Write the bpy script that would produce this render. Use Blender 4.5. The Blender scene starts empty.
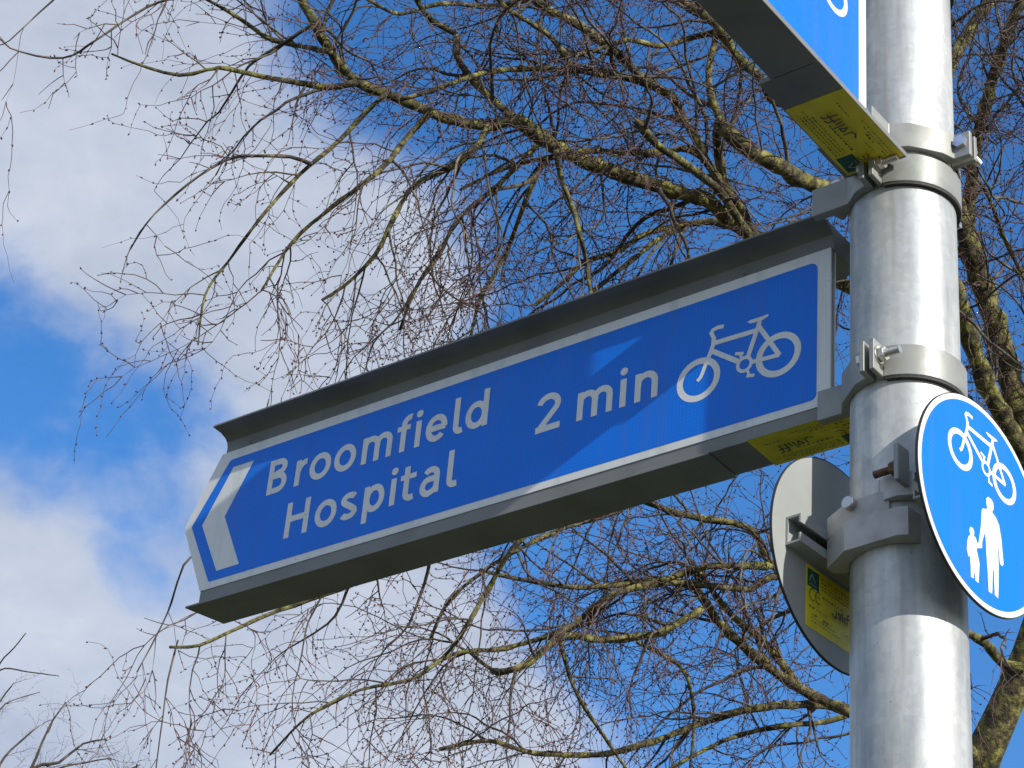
import bpy, bmesh, math, random
from mathutils import Vector, Matrix
R = math.radians
sc = bpy.context.scene
C = sc.collection

# ------------------------------------------------------------------ camera
CAM_H = 1.6                                   # eye height above the ground
POLE = Vector((0.4981, 2.4457, 0))            # post, seen from the camera's foot
F_PX, PITCH, ROLL = 2290.0, 0.5582, 0.0931
cam_data = bpy.data.cameras.new('camera')
cam = bpy.data.objects.new('camera', cam_data); C.objects.link(cam)
CAM_LOC = Vector((0, 0, CAM_H)) - POLE        # the post stands at the world origin
CAM_ROT = Matrix.Rotation(math.pi/2 + PITCH, 3, 'X') @ Matrix.Rotation(ROLL, 3, 'Z')
cam.matrix_world = Matrix.Translation(CAM_LOC) @ CAM_ROT.to_4x4()
cam_data.sensor_width = 36; cam_data.lens = F_PX/1024*36
cam_data.clip_end = 2000; cam_data.clip_start = .05
sc.camera = cam
def at(px, py, d):
    """world point seen at a picture point, d metres in front of the lens"""
    v = Vector(((px-512)/F_PX, (384-py)/F_PX, -1))*d
    return CAM_LOC + CAM_ROT @ v

# ------------------------------------------------------------------ light
SUN_AZ = R(-50.98); SUN_EL = R(24.3)
sun_dir = Vector((math.cos(SUN_AZ)*math.cos(SUN_EL), math.sin(SUN_AZ)*math.cos(SUN_EL), math.sin(SUN_EL)))
sl = bpy.data.lights.new('sun', 'SUN'); sl.energy = 3.5; sl.angle = R(.53); sl.color = (1, .955, .88)
so = bpy.data.objects.new('sun', sl); C.objects.link(so)
so.rotation_euler = sun_dir.to_track_quat('Z', 'Y').to_euler()
so.location = sun_dir*50
sc.view_settings.view_transform = 'Standard'; sc.view_settings.look = 'None'
sc.view_settings.gamma = 1; sc.view_settings.exposure = 0.55

w = bpy.data.worlds.new('World'); sc.world = w; w.use_nodes = True
nt = w.node_tree; nt.nodes.clear()
def N(t, **k):
    n = nt.nodes.new(t)
    for a, b in k.items(): setattr(n, a, b)
    return n
def mth(op, a, b=None, c=None, clamp=False):
    n = N('ShaderNodeMath', operation=op, use_clamp=clamp)
    for i, x in enumerate((a, b, c)):
        if x is None: continue
        if isinstance(x, (int, float)): n.inputs[i].default_value = x
        else: nt.links.new(x, n.inputs[i])
    return n.outputs[0]
sky = N('ShaderNodeTexSky', sky_type='NISHITA', sun_disc=False)
sky.sun_elevation = SUN_EL; sky.sun_rotation = math.atan2(sun_dir.x, sun_dir.y)
sky.air_density = 1.0; sky.dust_density = .35; sky.ozone_density = 2.6; sky.altitude = 50
tc = N('ShaderNodeTexCoord')
DIR = tc.outputs['Generated']
def noise(scale, detail, rough, dist=0, loc=(0, 0, 0), stretch=(1, 1, 1)):
    mp = N('ShaderNodeMapping'); mp.inputs['Location'].default_value = loc; mp.inputs['Scale'].default_value = stretch
    nt.links.new(DIR, mp.inputs['Vector'])
    n = N('ShaderNodeTexNoise'); nt.links.new(mp.outputs[0], n.inputs['Vector'])
    n.inputs['Scale'].default_value = scale; n.inputs['Detail'].default_value = detail
    n.inputs['Roughness'].default_value = rough; n.inputs['Distortion'].default_value = dist
    return n.outputs['Fac']
def view_dir(px, py): return (at(px, py, 1) - CAM_LOC).normalized()
# soft cumulus: broken cloud all over the sky, extra cover out of view added for neutral fill light, with the banks of the photograph where they stood
cov = mth('MULTIPLY_ADD', noise(2.6, 4, .5, .3, (3.1, 1.7, .4)), 1.5, -.12)
for px, py, rad, wgt in ((170, 180, .12, .75), (60, 60, .08, .35), (300, 290, .08, .5), (430, 270, .08, .75), (40, 640, .08, .55), (230, 740, .12, .65), (480, 730, .085, .95), (30, 540, .04, .3),
                         (-20, 400, .07, -.80), (80, 430, .06, -.6), (170, 400, .05, -.5), (140, 590, .036, -.85), (640, 40, .17, -1.4), (400, 20, .06, -.5), (760, 560, .15, -1.05), (1000, 250, .16, -1.2), (560, 610, .045, -.55), (270, 620, .035, -.45), (900, 700, .1, -.6)):
    d = view_dir(px, py)
    vm = N('ShaderNodeVectorMath', operation='DISTANCE'); nt.links.new(DIR, vm.inputs[0]); vm.inputs[1].default_value = d
    q = mth('DIVIDE', vm.outputs['Value'], rad)
    g = mth('POWER', 2.718, mth('MULTIPLY', mth('MULTIPLY', q, q), -1.0))
    cov = mth('MULTIPLY_ADD', g, wgt, cov)
det = mth('MULTIPLY_ADD', noise(8, 8, .58, .25, (1, 2, 3)), 1.7, -.85)
det = mth('ADD', det, mth('MULTIPLY_ADD', noise(24, 8, .6, .3, (4, 1, 6), (1, 1, 1.5)), .9, -.45))
cov = mth('ADD', cov, det)
mr = N('ShaderNodeMapRange', interpolation_type='SMOOTHSTEP'); nt.links.new(cov, mr.inputs['Value'])
mr.inputs['From Min'].default_value = .05; mr.inputs['From Max'].default_value = .95
mr.inputs['To Min'].default_value = .02; mr.inputs['To Max'].default_value = .92
cl = N('ShaderNodeMix', data_type='RGBA')
nt.links.new(mth('MULTIPLY_ADD', noise(11, 7, .6, .2, (7, 3, 1), (1, 1, 1.6)), 2.2, -.6, True), cl.inputs['Factor'])
cl.inputs['A'].default_value = (2.05, 2.30, 2.85, 1); cl.inputs['B'].default_value = (3.25, 3.45, 3.85, 1)
hs = N('ShaderNodeHueSaturation'); nt.links.new(sky.outputs[0], hs.inputs['Color']); hs.inputs['Saturation'].default_value = 1.32; hs.inputs['Value'].default_value = .88
mx = N('ShaderNodeMix', data_type='RGBA')
tint = N('ShaderNodeMix', data_type='RGBA', blend_type='MULTIPLY'); tint.inputs['Factor'].default_value = 1
nt.links.new(hs.outputs[0], tint.inputs['A']); tint.inputs['B'].default_value = (1.02, .95, 1.06, 1)   # the deep blue of clear spring air
nt.links.new(mr.outputs[0], mx.inputs['Factor']); nt.links.new(tint.outputs['Result'], mx.inputs['A']); nt.links.new(cl.outputs['Result'], mx.inputs['B'])
bg = N('ShaderNodeBackground'); nt.links.new(mx.outputs['Result'], bg.inputs['Color']); bg.inputs['Strength'].default_value = .15
out = N('ShaderNodeOutputWorld'); nt.links.new(bg.outputs[0], out.inputs['Surface'])

# ------------------------------------------------------------------ materials
def material(name, color, rough=.5, metal=0, var=None, bump=None, spec=None):
    """var = (second colour, scale, detail, lo, hi[, stretch]); bump = (scale, strength, distance)"""
    m = bpy.data.materials.new(name); m.use_nodes = True
    t = m.node_tree; b = t.nodes['Principled BSDF']
    b.inputs['Base Color'].default_value = (*color, 1); b.inputs['Roughness'].default_value = rough; b.inputs['Metallic'].default_value = metal
    if spec is not None: b.inputs['Specular IOR Level'].default_value = spec
    co = t.nodes.new('ShaderNodeTexCoord')
    if var:
        c2, s, dt, lo, hi = var[:5]
        mp = t.nodes.new('ShaderNodeMapping'); t.links.new(co.outputs['Object'], mp.inputs['Vector'])
        if len(var) > 5: mp.inputs['Scale'].default_value = var[5]
        n = t.nodes.new('ShaderNodeTexNoise'); n.inputs['Scale'].default_value = s; n.inputs['Detail'].default_value = dt
        t.links.new(mp.outputs[0], n.inputs['Vector'])
        r = t.nodes.new('ShaderNodeMapRange'); r.inputs['From Min'].default_value = lo; r.inputs['From Max'].default_value = hi
        t.links.new(n.outputs['Fac'], r.inputs['Value'])
        k = t.nodes.new('ShaderNodeMix'); k.data_type = 'RGBA'
        k.inputs['A'].default_value = (*color, 1); k.inputs['B'].default_value = (*c2, 1)
        t.links.new(r.outputs[0], k.inputs['Factor']); t.links.new(k.outputs['Result'], b.inputs['Base Color'])
    if bump:
        n = t.nodes.new('ShaderNodeTexNoise'); n.inputs['Scale'].default_value = bump[0]; n.inputs['Detail'].default_value = 5
        t.links.new(co.outputs['Object'], n.inputs['Vector'])
        bp = t.nodes.new('ShaderNodeBump'); bp.inputs['Strength'].default_value = bump[1]; bp.inputs['Distance'].default_value = bump[2]
        t.links.new(n.outputs['Fac'], bp.inputs['Height']); t.links.new(bp.outputs[0], b.inputs['Normal'])
    return m
def sheeting(name, color, dark, rough):
    """retroreflective sheeting: a fine lattice of cells under a smooth film, with a little soiling"""
    m = material(name, color, rough, spec=.25)
    t = m.node_tree; b = t.nodes['Principled BSDF']
    co = t.nodes.new('ShaderNodeTexCoord')
    vo = t.nodes.new('ShaderNodeTexVoronoi'); vo.feature = 'DISTANCE_TO_EDGE'; vo.inputs['Scale'].default_value = 170; vo.inputs['Randomness'].default_value = .06
    t.links.new(co.outputs['Object'], vo.inputs['Vector'])
    r = t.nodes.new('ShaderNodeMapRange'); r.inputs['From Min'].default_value = .02; r.inputs['From Max'].default_value = .12
    r.inputs['To Min'].default_value = .72; r.inputs['To Max'].default_value = .0
    t.links.new(vo.outputs['Distance'], r.inputs['Value'])
    n = t.nodes.new('ShaderNodeTexNoise'); n.inputs['Scale'].default_value = 14; n.inputs['Detail'].default_value = 6
    t.links.new(co.outputs['Object'], n.inputs['Vector'])
    ad = t.nodes.new('ShaderNodeMath'); ad.operation = 'MULTIPLY_ADD'; ad.use_clamp = True
    t.links.new(n.outputs['Fac'], ad.inputs[0]); ad.inputs[1].default_value = .9; ad.inputs[2].default_value = -.32
    a2 = t.nodes.new('ShaderNodeMath'); a2.operation = 'MAXIMUM'
    t.links.new(r.outputs[0], a2.inputs[0]); t.links.new(ad.outputs[0], a2.inputs[1])
    k = t.nodes.new('ShaderNodeMix'); k.data_type = 'RGBA'
    k.inputs['A'].default_value = (*color, 1); k.inputs['B'].default_value = (*dark, 1)
    t.links.new(a2.outputs[0], k.inputs['Factor'])
    mp = t.nodes.new('ShaderNodeMapping'); mp.inputs['Scale'].default_value = (1, 1, .10); t.links.new(co.outputs['Object'], mp.inputs['Vector'])
    gn = t.nodes.new('ShaderNodeTexNoise'); gn.inputs['Scale'].default_value = 48; gn.inputs['Detail'].default_value = 7; t.links.new(mp.outputs[0], gn.inputs['Vector'])
    g2 = t.nodes.new('ShaderNodeTexNoise'); g2.inputs['Scale'].default_value = 120; g2.inputs['Detail'].default_value = 3; t.links.new(co.outputs['Object'], g2.inputs['Vector'])
    r1 = t.nodes.new('ShaderNodeMapRange'); r1.inputs['From Min'].default_value = .50; r1.inputs['From Max'].default_value = .78; r1.inputs['To Max'].default_value = .30; t.links.new(gn.outputs['Fac'], r1.inputs['Value'])
    r2 = t.nodes.new('ShaderNodeMapRange'); r2.inputs['From Min'].default_value = .70; r2.inputs['From Max'].default_value = .76; r2.inputs['To Max'].default_value = .5; t.links.new(g2.outputs['Fac'], r2.inputs['Value'])
    gm_ = t.nodes.new('ShaderNodeMath'); gm_.operation = 'MAXIMUM'; t.links.new(r1.outputs[0], gm_.inputs[0]); t.links.new(r2.outputs[0], gm_.inputs[1])
    kg = t.nodes.new('ShaderNodeMix'); kg.data_type = 'RGBA'; t.links.new(gm_.outputs[0], kg.inputs['Factor'])
    t.links.new(k.outputs['Result'], kg.inputs['A']); kg.inputs['B'].default_value = (.16*color[0]+.09, .35*color[1]+.07, .45*color[2]+.04, 1)
    t.links.new(kg.outputs['Result'], b.inputs['Base Color'])
    return m
M = {}
M['blue'] = sheeting('blue_sheeting', (.002, .196, .86), (.002, .142, .64), .40)
M['white'] = sheeting('white_sheeting', (.80, .80, .77), (.72, .72, .69), .4)
M['profile'] = material('grey_profile_paint', (.205, .207, .192), .45, 0, ((.145, .147, .135), 9, 6, .45, .75), (60, .06, .002))
M['plate'] = material('grey_plate_back', (.34, .355, .335), .5, 0, ((.28, .295, .28), 12, 6, .4, .75))
M['clamp'] = material('grey_clamp_aluminium', (.31, .315, .285), .42, .2, ((.22, .225, .205), 25, 6, .45, .75), (90, .12, .002))
M['clip'] = material('galvanised_clip', (.52, .50, .47), .5, .15, ((.40, .385, .36), 40, 6, .42, .7), (90, .1, .002))
M['zinc'] = material('zinc_bolt', (.62, .60, .56), .32, .9, ((.42, .36, .28), 60, 4, .5, .7))
M['rust'] = material('rusty_thread', (.20, .10, .06), .7, .3, ((.09, .05, .035), 90, 4, .4, .65))
M['yellow'] = material('yellow_label', (.82, .68, .02), .5, 0, ((.66, .54, .02), 30, 5, .45, .75))
M['ink'] = material('label_ink', (.07, .065, .03), .6)
M['green'] = material('label_green', (.01, .09, .06), .5)
M['dark_matt'] = material('dark_edge', (.035, .032, .03), .7)

def galvanised():
    m = bpy.data.materials.new('galvanised_steel'); m.use_nodes = True
    t = m.node_tree; b = t.nodes['Principled BSDF']; L = t.links.new
    co = t.nodes.new('ShaderNodeTexCoord')
    def ns(scale, det, stretch, rough=.55):
        mp = t.nodes.new('ShaderNodeMapping'); mp.inputs['Scale'].default_value = stretch
        L(co.outputs['Object'], mp.inputs['Vector'])
        n = t.nodes.new('ShaderNodeTexNoise'); n.inputs['Scale'].default_value = scale; n.inputs['Detail'].default_value = det; n.inputs['Roughness'].default_value = rough
        L(mp.outputs[0], n.inputs['Vector']); return n.outputs['Fac']
    def mp(v, a, b_, c, d):
        r = t.nodes.new('ShaderNodeMapRange'); L(v, r.inputs['Value'])
        for i, x in zip(('From Min', 'From Max', 'To Min', 'To Max'), (a, b_, c, d)): r.inputs[i].default_value = x
        return r.outputs[0]
    streak = ns(26, 5, (1, 1, .12)); blot = ns(30, 6, (1, 1, .7)); spec = ns(140, 2, (1, 1, 1))
    k = t.nodes.new('ShaderNodeMix'); k.data_type = 'RGBA'
    L(mp(streak, .36, .66, 0, 1), k.inputs['Factor'])
    k.inputs['A'].default_value = (.36, .38, .38, 1); k.inputs['B'].default_value = (.63, .63, .58, 1)
    k2 = t.nodes.new('ShaderNodeMix'); k2.data_type = 'RGBA'
    L(mp(blot, .50, .68, 0, .65), k2.inputs['Factor']); L(k.outputs['Result'], k2.inputs['A']); k2.inputs['B'].default_value = (.40, .42, .44, 1)
    k3 = t.nodes.new('ShaderNodeMix'); k3.data_type = 'RGBA'
    L(mp(spec, .74, .78, 0, .7), k3.inputs['Factor']); L(k2.outputs['Result'], k3.inputs['A']); k3.inputs['B'].default_value = (.16, .13, .10, 1)
    vo = t.nodes.new('ShaderNodeTexVoronoi'); vo.inputs['Scale'].default_value = 110; L(co.outputs['Object'], vo.inputs['Vector'])
    sp = t.nodes.new('ShaderNodeSeparateColor'); L(vo.outputs['Color'], sp.inputs[0])
    k4 = t.nodes.new('ShaderNodeMix'); k4.data_type = 'RGBA'; k4.blend_type = 'MULTIPLY'; k4.inputs['Factor'].default_value = 1      # zinc spangle
    cb = t.nodes.new('ShaderNodeCombineColor'); sv = mp(sp.outputs[0], 0, 1, .92, 1.05)
    for q_ in range(3): L(sv, cb.inputs[q_])
    L(k3.outputs['Result'], k4.inputs['A']); L(cb.outputs[0], k4.inputs['B'])
    drip = ns(60, 6, (1, 1, .05))
    k5 = t.nodes.new('ShaderNodeMix'); k5.data_type = 'RGBA'; L(mp(drip, .56, .74, 0, .6), k5.inputs['Factor']); L(k4.outputs['Result'], k5.inputs['A']); k5.inputs['B'].default_value = (.30, .30, .28, 1)
    L(k5.outputs['Result'], b.inputs['Base Color'])
    b.inputs['Metallic'].default_value = .42
    L(mp(blot, .3, .7, .44, .64), b.inputs['Roughness'])
    bp = t.nodes.new('ShaderNodeBump'); bp.inputs['Strength'].default_value = .12; bp.inputs['Distance'].default_value = .003
    L(streak, bp.inputs['Height']); L(bp.outputs[0], b.inputs['Normal'])
    return m
M['galv'] = galvanised()

# ------------------------------------------------------------------ mesh helpers
def link(o, parent=None):
    C.objects.link(o)
    if parent: o.parent = parent
    return o
def mesh(name, verts, faces, mat, parent=None, smooth=False, bevel=0):
    me = bpy.data.meshes.new(name); me.from_pydata([tuple(v) for v in verts], [], faces)
    bm = bmesh.new(); bm.from_mesh(me)
    bmesh.ops.recalc_face_normals(bm, faces=bm.faces)
    if bevel: bmesh.ops.bevel(bm, geom=[e for e in bm.edges if e.is_manifold and e.calc_face_angle(0) > .6], offset=bevel, segments=1, affect='EDGES', clamp_overlap=True)
    bm.to_mesh(me); bm.free()
    if smooth:
        for p in me.polygons: p.use_smooth = True
    elif bevel:
        for p in me.polygons: p.use_smooth = True
        me.set_sharp_from_angle(angle=R(28))
    me.materials.append(mat)
    return link(bpy.data.objects.new(name, me), parent)
class MB:
    """collects shapes of one part"""
    def __init__(s): s.v = []; s.f = []
    def add(s, v, f):
        k = len(s.v); s.v += [tuple(x) for x in v]; s.f += [tuple(i+k for i in q) for q in f]
    def prism(s, poly, fn, t0, t1):
        n = len(poly)
        s.add([fn(x, y, t0) for x, y in poly]+[fn(x, y, t1) for x, y in poly],
              [tuple(range(n)), tuple(range(2*n-1, n-1, -1))]+[(i, (i+1) % n, n+(i+1) % n, n+i) for i in range(n)])
    def box(s, x0, x1, y0, y1, z0, z1):
        s.prism([(x0, y0), (x1, y0), (x1, y1), (x0, y1)], lambda x, y, z: (x, y, z), z0, z1)
    def cyl(s, a, b, r, n=16, r2=None, phase=0):
        a = Vector(a); b = Vector(b); d = (b-a).normalized()
        u = d.orthogonal().normalized(); w_ = d.cross(u); r2 = r if r2 is None else r2
        ang = [2*math.pi*i/n+phase for i in range(n)]
        s.add([a+(u*math.cos(t)+w_*math.sin(t))*r for t in ang]+[b+(u*math.cos(t)+w_*math.sin(t))*r2 for t in ang],
              [tuple(range(n-1, -1, -1)), tuple(range(n, 2*n))]+[(i, (i+1) % n, n+(i+1) % n, n+i) for i in range(n)])
    def build(s, name, mat, parent=None, **k): return mesh(name, s.v, s.f, mat, parent, **k)
def empty(name, loc, rz, label, cat, group=None):
    o = bpy.data.objects.new(name, None); C.objects.link(o); o.location = loc; o.rotation_euler = (0, 0, rz)
    o.empty_display_size = .1; o['label'] = label; o['category'] = cat
    if group: o['group'] = group
    return o
XZ = lambda x, z, y: (x, y, z)     # outline drawn on a sign face, extruded along its depth
XY = lambda x, y, z: (x, y, z)     # outline drawn in plan, extruded upwards

# flat print: strokes and filled outlines on a sign face (local x, z), front of the sign is -y
class Print:
    def __init__(s, y): s.v = []; s.f = []; s.y = y; s.k = 0
    def _y(s): s.k += 1; return s.y-.00002*s.k
    def stroke(s, pts, wd, w2=None):
        y = s._y(); n = len(pts); w2 = wd if w2 is None else w2
        base = len(s.v); closed = abs(pts[0][0]-pts[-1][0])+abs(pts[0][1]-pts[-1][1]) < 1e-7
        for i, p in enumerate(pts):
            a = pts[i-1] if i > 0 else (pts[-2] if closed else p)
            b = pts[i+1] if i < n-1 else (pts[1] if closed else p)
            d1 = Vector((p[0]-a[0], p[1]-a[1])); d2 = Vector((b[0]-p[0], b[1]-p[1]))
            if d1.length < 1e-9: d1 = d2
            if d2.length < 1e-9: d2 = d1
            d1.normalize(); d2.normalize(); t = (d1+d2).normalized()
            nn = Vector((-t.y, t.x)); c = max(.35, nn.dot(Vector((-d1.y, d1.x))))
            h = (wd+(w2-wd)*i/(n-1))/2/c
            s.v += [(p[0]+nn.x*h, y, p[1]+nn.y*h), (p[0]-nn.x*h, y, p[1]-nn.y*h)]
            if i: k = base+2*i; s.f.append((k-2, k-1, k+1, k))
    def fill(s, pts):
        y = s._y(); b = len(s.v); s.v += [(x, y, z) for x, z in pts]; s.f.append(tuple(range(b, len(s.v))))
    def build(s, name, mat, parent):
        me = bpy.data.meshes.new(name); me.from_pydata(s.v, [], s.f)
        bm = bmesh.new(); bm.from_mesh(me)
        for f in bm.faces:
            f.normal_update()
            if f.normal.y > 0: f.normal_flip()
        bm.to_mesh(me); bm.free(); me.materials.append(mat)
        return link(bpy.data.objects.new(name, me), parent)
def arc(cx, cz, rx, rz, a0, a1, n=14):
    return [(cx+rx*math.cos(R(a0+(a1-a0)*i/n)), cz+rz*math.sin(R(a0+(a1-a0)*i/n))) for i in range(n+1)]
def rounded(pts, r, n=5):
    """closed outline with its corners rounded"""
    o = []; k = len(pts)
    for i in range(k):
        p = Vector(pts[i]); a = (Vector(pts[i-1])-p).normalized(); b = (Vector(pts[(i+1) % k])-p).normalized()
        h = a.angle(b)/2; rr = r[i] if isinstance(r, (list, tuple)) else r
        if rr <= 0: o.append(tuple(p)); continue
        d = rr/math.tan(h); c = p+(a+b).normalized()*(rr/math.sin(h))
        s_, e_ = p+a*d-c, p+b*d-c
        an = s_.angle_signed(e_)
        for j in range(n+1):
            t = -an*j/n; q = Vector((s_.x*math.cos(t)-s_.y*math.sin(t), s_.x*math.sin(t)+s_.y*math.cos(t)))
            o.append((c.x+q.x, c.y+q.y))
    return o

# ------------------------------------------------------------------ the ground
gm = material('grass_ground', (.045, .065, .022), .95, 0, ((.075, .07, .035), 1.6, 8, .4, .65), (9, .6, .05))
g = mesh('ground', [(-400, -400, 0), (400, -400, 0), (400, 400, 0), (-400, 400, 0)], [(0, 1, 2, 3)], gm); g['kind'] = 'structure'
pm = material('asphalt_path', (.06, .06, .06), .9, 0, ((.045, .045, .047), 60, 6, .4, .6), (160, .5, .004))
p = mesh('path', [(-60, -3.9, .004), (60, -3.9, .004), (60, -.9, .004), (-60, -.9, .004)], [(0, 1, 2, 3)], pm); p['kind'] = 'structure'

# ------------------------------------------------------------------ the post
post = empty('signpost', (0, 0, 0), 0, 'tall round galvanised steel post carrying all the blue signs', 'post')
PR = .07
n = 64; vs = []; fs = []
for z in (0, .6, 1.4, 2.4, 3.2, 4.02):
    vs += [(PR*math.cos(2*math.pi*i/n), PR*math.sin(2*math.pi*i/n), z) for i in range(n)]
for k in range(5): fs += [(k*n+i, k*n+(i+1) % n, k*n+n+(i+1) % n, k*n+n+i) for i in range(n)]
mesh('tube', vs, fs, M['galv'], post, smooth=True)
b = MB(); prof = [(PR+.003, 4.0), (PR+.003, 4.03), (PR-.004, 4.042), (.04, 4.05), (.0005, 4.052)]
vs = []; fs = []
for r_, z in prof: vs += [(r_*math.cos(2*math.pi*i/n), r_*math.sin(2*math.pi*i/n), z) for i in range(n)]
for k in range(len(prof)-1): fs += [(k*n+i, k*n+(i+1) % n, k*n+n+(i+1) % n, k*n+n+i) for i in range(n)]
mesh('cap', vs, fs, M['dark_matt'], post, smooth=True)
b = MB(); b.cyl((-.0, 0, 0), (0, 0, .012), .13, 40); b.build('foot_plate', M['galv'], post)

# ------------------------------------------------------------------ clamps
def bolt(parent, a, d, l_head, l_stud, rhead=.010, rstud=.0052, mat='zinc', stud='zinc'):
    """hexagon nut with a washer, and the threaded end standing out of it"""
    a = Vector(a); d = Vector(d).normalized()
    nb = MB(); nb.cyl(a, a+d*.0018, rhead*1.25, 20); nb.cyl(a+d*.0018, a+d*(.0018+l_head), rhead, 6)
    nut = nb.build('nut', M[mat], parent, bevel=.0006)
    sb = MB(); k = int(l_stud/.0022)
    for i in range(k):
        p0 = a+d*(.0018+l_head+i*.0022); sb.cyl(p0, p0+d*.0011, rstud, 12, rstud*.84); sb.cyl(p0+d*.0011, p0+d*.0022, rstud*.84, 12, rstud)
    sb.build('bolt', M[stud], parent)
    return nut
def ring_arc(a0, a1, r0, r1, n=22):
    return [(r1*math.cos(R(a0+(a1-a0)*i/n)), r1*math.sin(R(a0+(a1-a0)*i/n))) for i in range(n+1)] + \
           [(r0*math.cos(R(a1+(a0-a1)*i/n)), r0*math.sin(R(a1+(a0-a1)*i/n))) for i in range(n+1)]
def clamp(parent, z0, z1, v_front, v_back, x_end, ear=.098):
    """two-piece cast clamp: a half shell round the post and a forked half gripping the sign.  Local: sign towards -x, front -y"""
    t = MB(); r0, r1 = PR+.0006, PR+.0075
    t.prism(ring_arc(-82, 82, r0, r1), XY, z0, z1)
    for s in (-1, 1):
        t.prism([(.0105, s*(r0-.001)), (.0105, s*ear), (.0035, s*ear), (.0035, s*(r0+.001))], XY, z0, z1)
    far = t.build('clamp_shell', M['clamp'], parent, bevel=.0009)
    t = MB(); t.prism(ring_arc(-80, 80, PR+.0003, PR+.0062), XY, z0-.0034, z0-.0002); t.build('shade_liner', M['dark_matt'], far)  # added dark liner strip standing in for the shadow line under the clamp
    t = MB()
    for s, v in ((-1, v_front), (1, v_back)):
        # ear, cheek following the post, then an arm lying along the face of the sign
        y1 = s*(v+.013) if s < 0 else s*(abs(v)+.013)
        y0 = s*v if s < 0 else s*abs(v)
        t.prism([(-.0035, s*(r0+.001)), (-.0035, s*ear), (-.0105, s*ear), (-.0115, s*(r1+.006)), (-.030, s*(r1-.001)), (-.050, s*max(.060, abs(y1))), (-.066, s*max(.046, abs(y1))), (-.078, y1), (x_end, y1), (x_end, y0), (-.080, y0), (-.073, s*max(.012, min(abs(y0), .030))), (-.058, s*.0402), (-.045, s*.0545), (-.025, s*.0663)], XY, z0, z1)
    near = t.build('clamp_fork', M['clamp'], parent, bevel=.0009)
    zc = (z0+z1)/2+.003
    for s in (-1, 1):
        bolt(near, (.0105, s*(ear-.013), zc), (1, 0, 0), .008, .022)
        h = MB(); h.cyl((-.0105, s*(ear-.013), zc), (-.0175, s*(ear-.013), zc), .0095, 6); h.build('bolt_head', M['zinc'], near)
    return near

# ------------------------------------------------------------------ printing
def bicycle(pr, fn):
    """cycle symbol; fn maps the symbol's own metres (measured on the finger sign) to the sign face"""
    def st(pts, wd, w2=None):
        k = fn.k; pr.stroke([fn(*q) for q in pts], wd*k, None if w2 is None else w2*k)
    for cx in (-.3088, -.1821): st(arc(cx, .1005, .0303, .0297, 90, 450, 44), .0098)
    st(arc(-.2351, .102, .0107, .0107, 0, 360, 28), .0052)
    st([(-.2705, .1752), (-.2800, .1768), (-.2878, .1752), (-.2905, .1712), (-.2882, .1655), (-.2862, .1610)], .0062)
    st([(-.2858, .1625), (-.2868, .1500), (-.2905, .1391), (-.2968, .1246), (-.3022, .1100), (-.3050, .1035), (-.3105, .0985)], .0072, .0058)
    st([(-.2848, .1525), (-.2160, .1508)], .0076)
    st([(-.2885, .1408), (-.2445, .1090)], .0076)
    st([(-.2122, .1640), (-.2300, .1118)], .0072)
    pr.fill([fn(*q) for q in ((-.2325, .1690), (-.2290, .1708), (-.1995, .1712), (-.1985, .1685), (-.2095, .1640), (-.2265, .1652))])
    st([(-.2142, .1570), (-.1800, .0985)], .0070)
    st([(-.1800, .0993), (-.2225, .1017)], .0066)
    st([(-.2505, .1238), (-.2370, .1198)], .0050); st([(-.2425, .1210), (-.2400, .1130)], .0042)
    st([(-.2310, .0818), (-.2185, .0792)], .0050); st([(-.2265, .0805), (-.2300, .0910)], .0042)
class Fn:
    def __init__(s, k, x, z): s.k, s.x, s.z = k, x, z
    def __call__(s, a, b): return (s.x+a*s.k, s.z+b*s.k)

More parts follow.
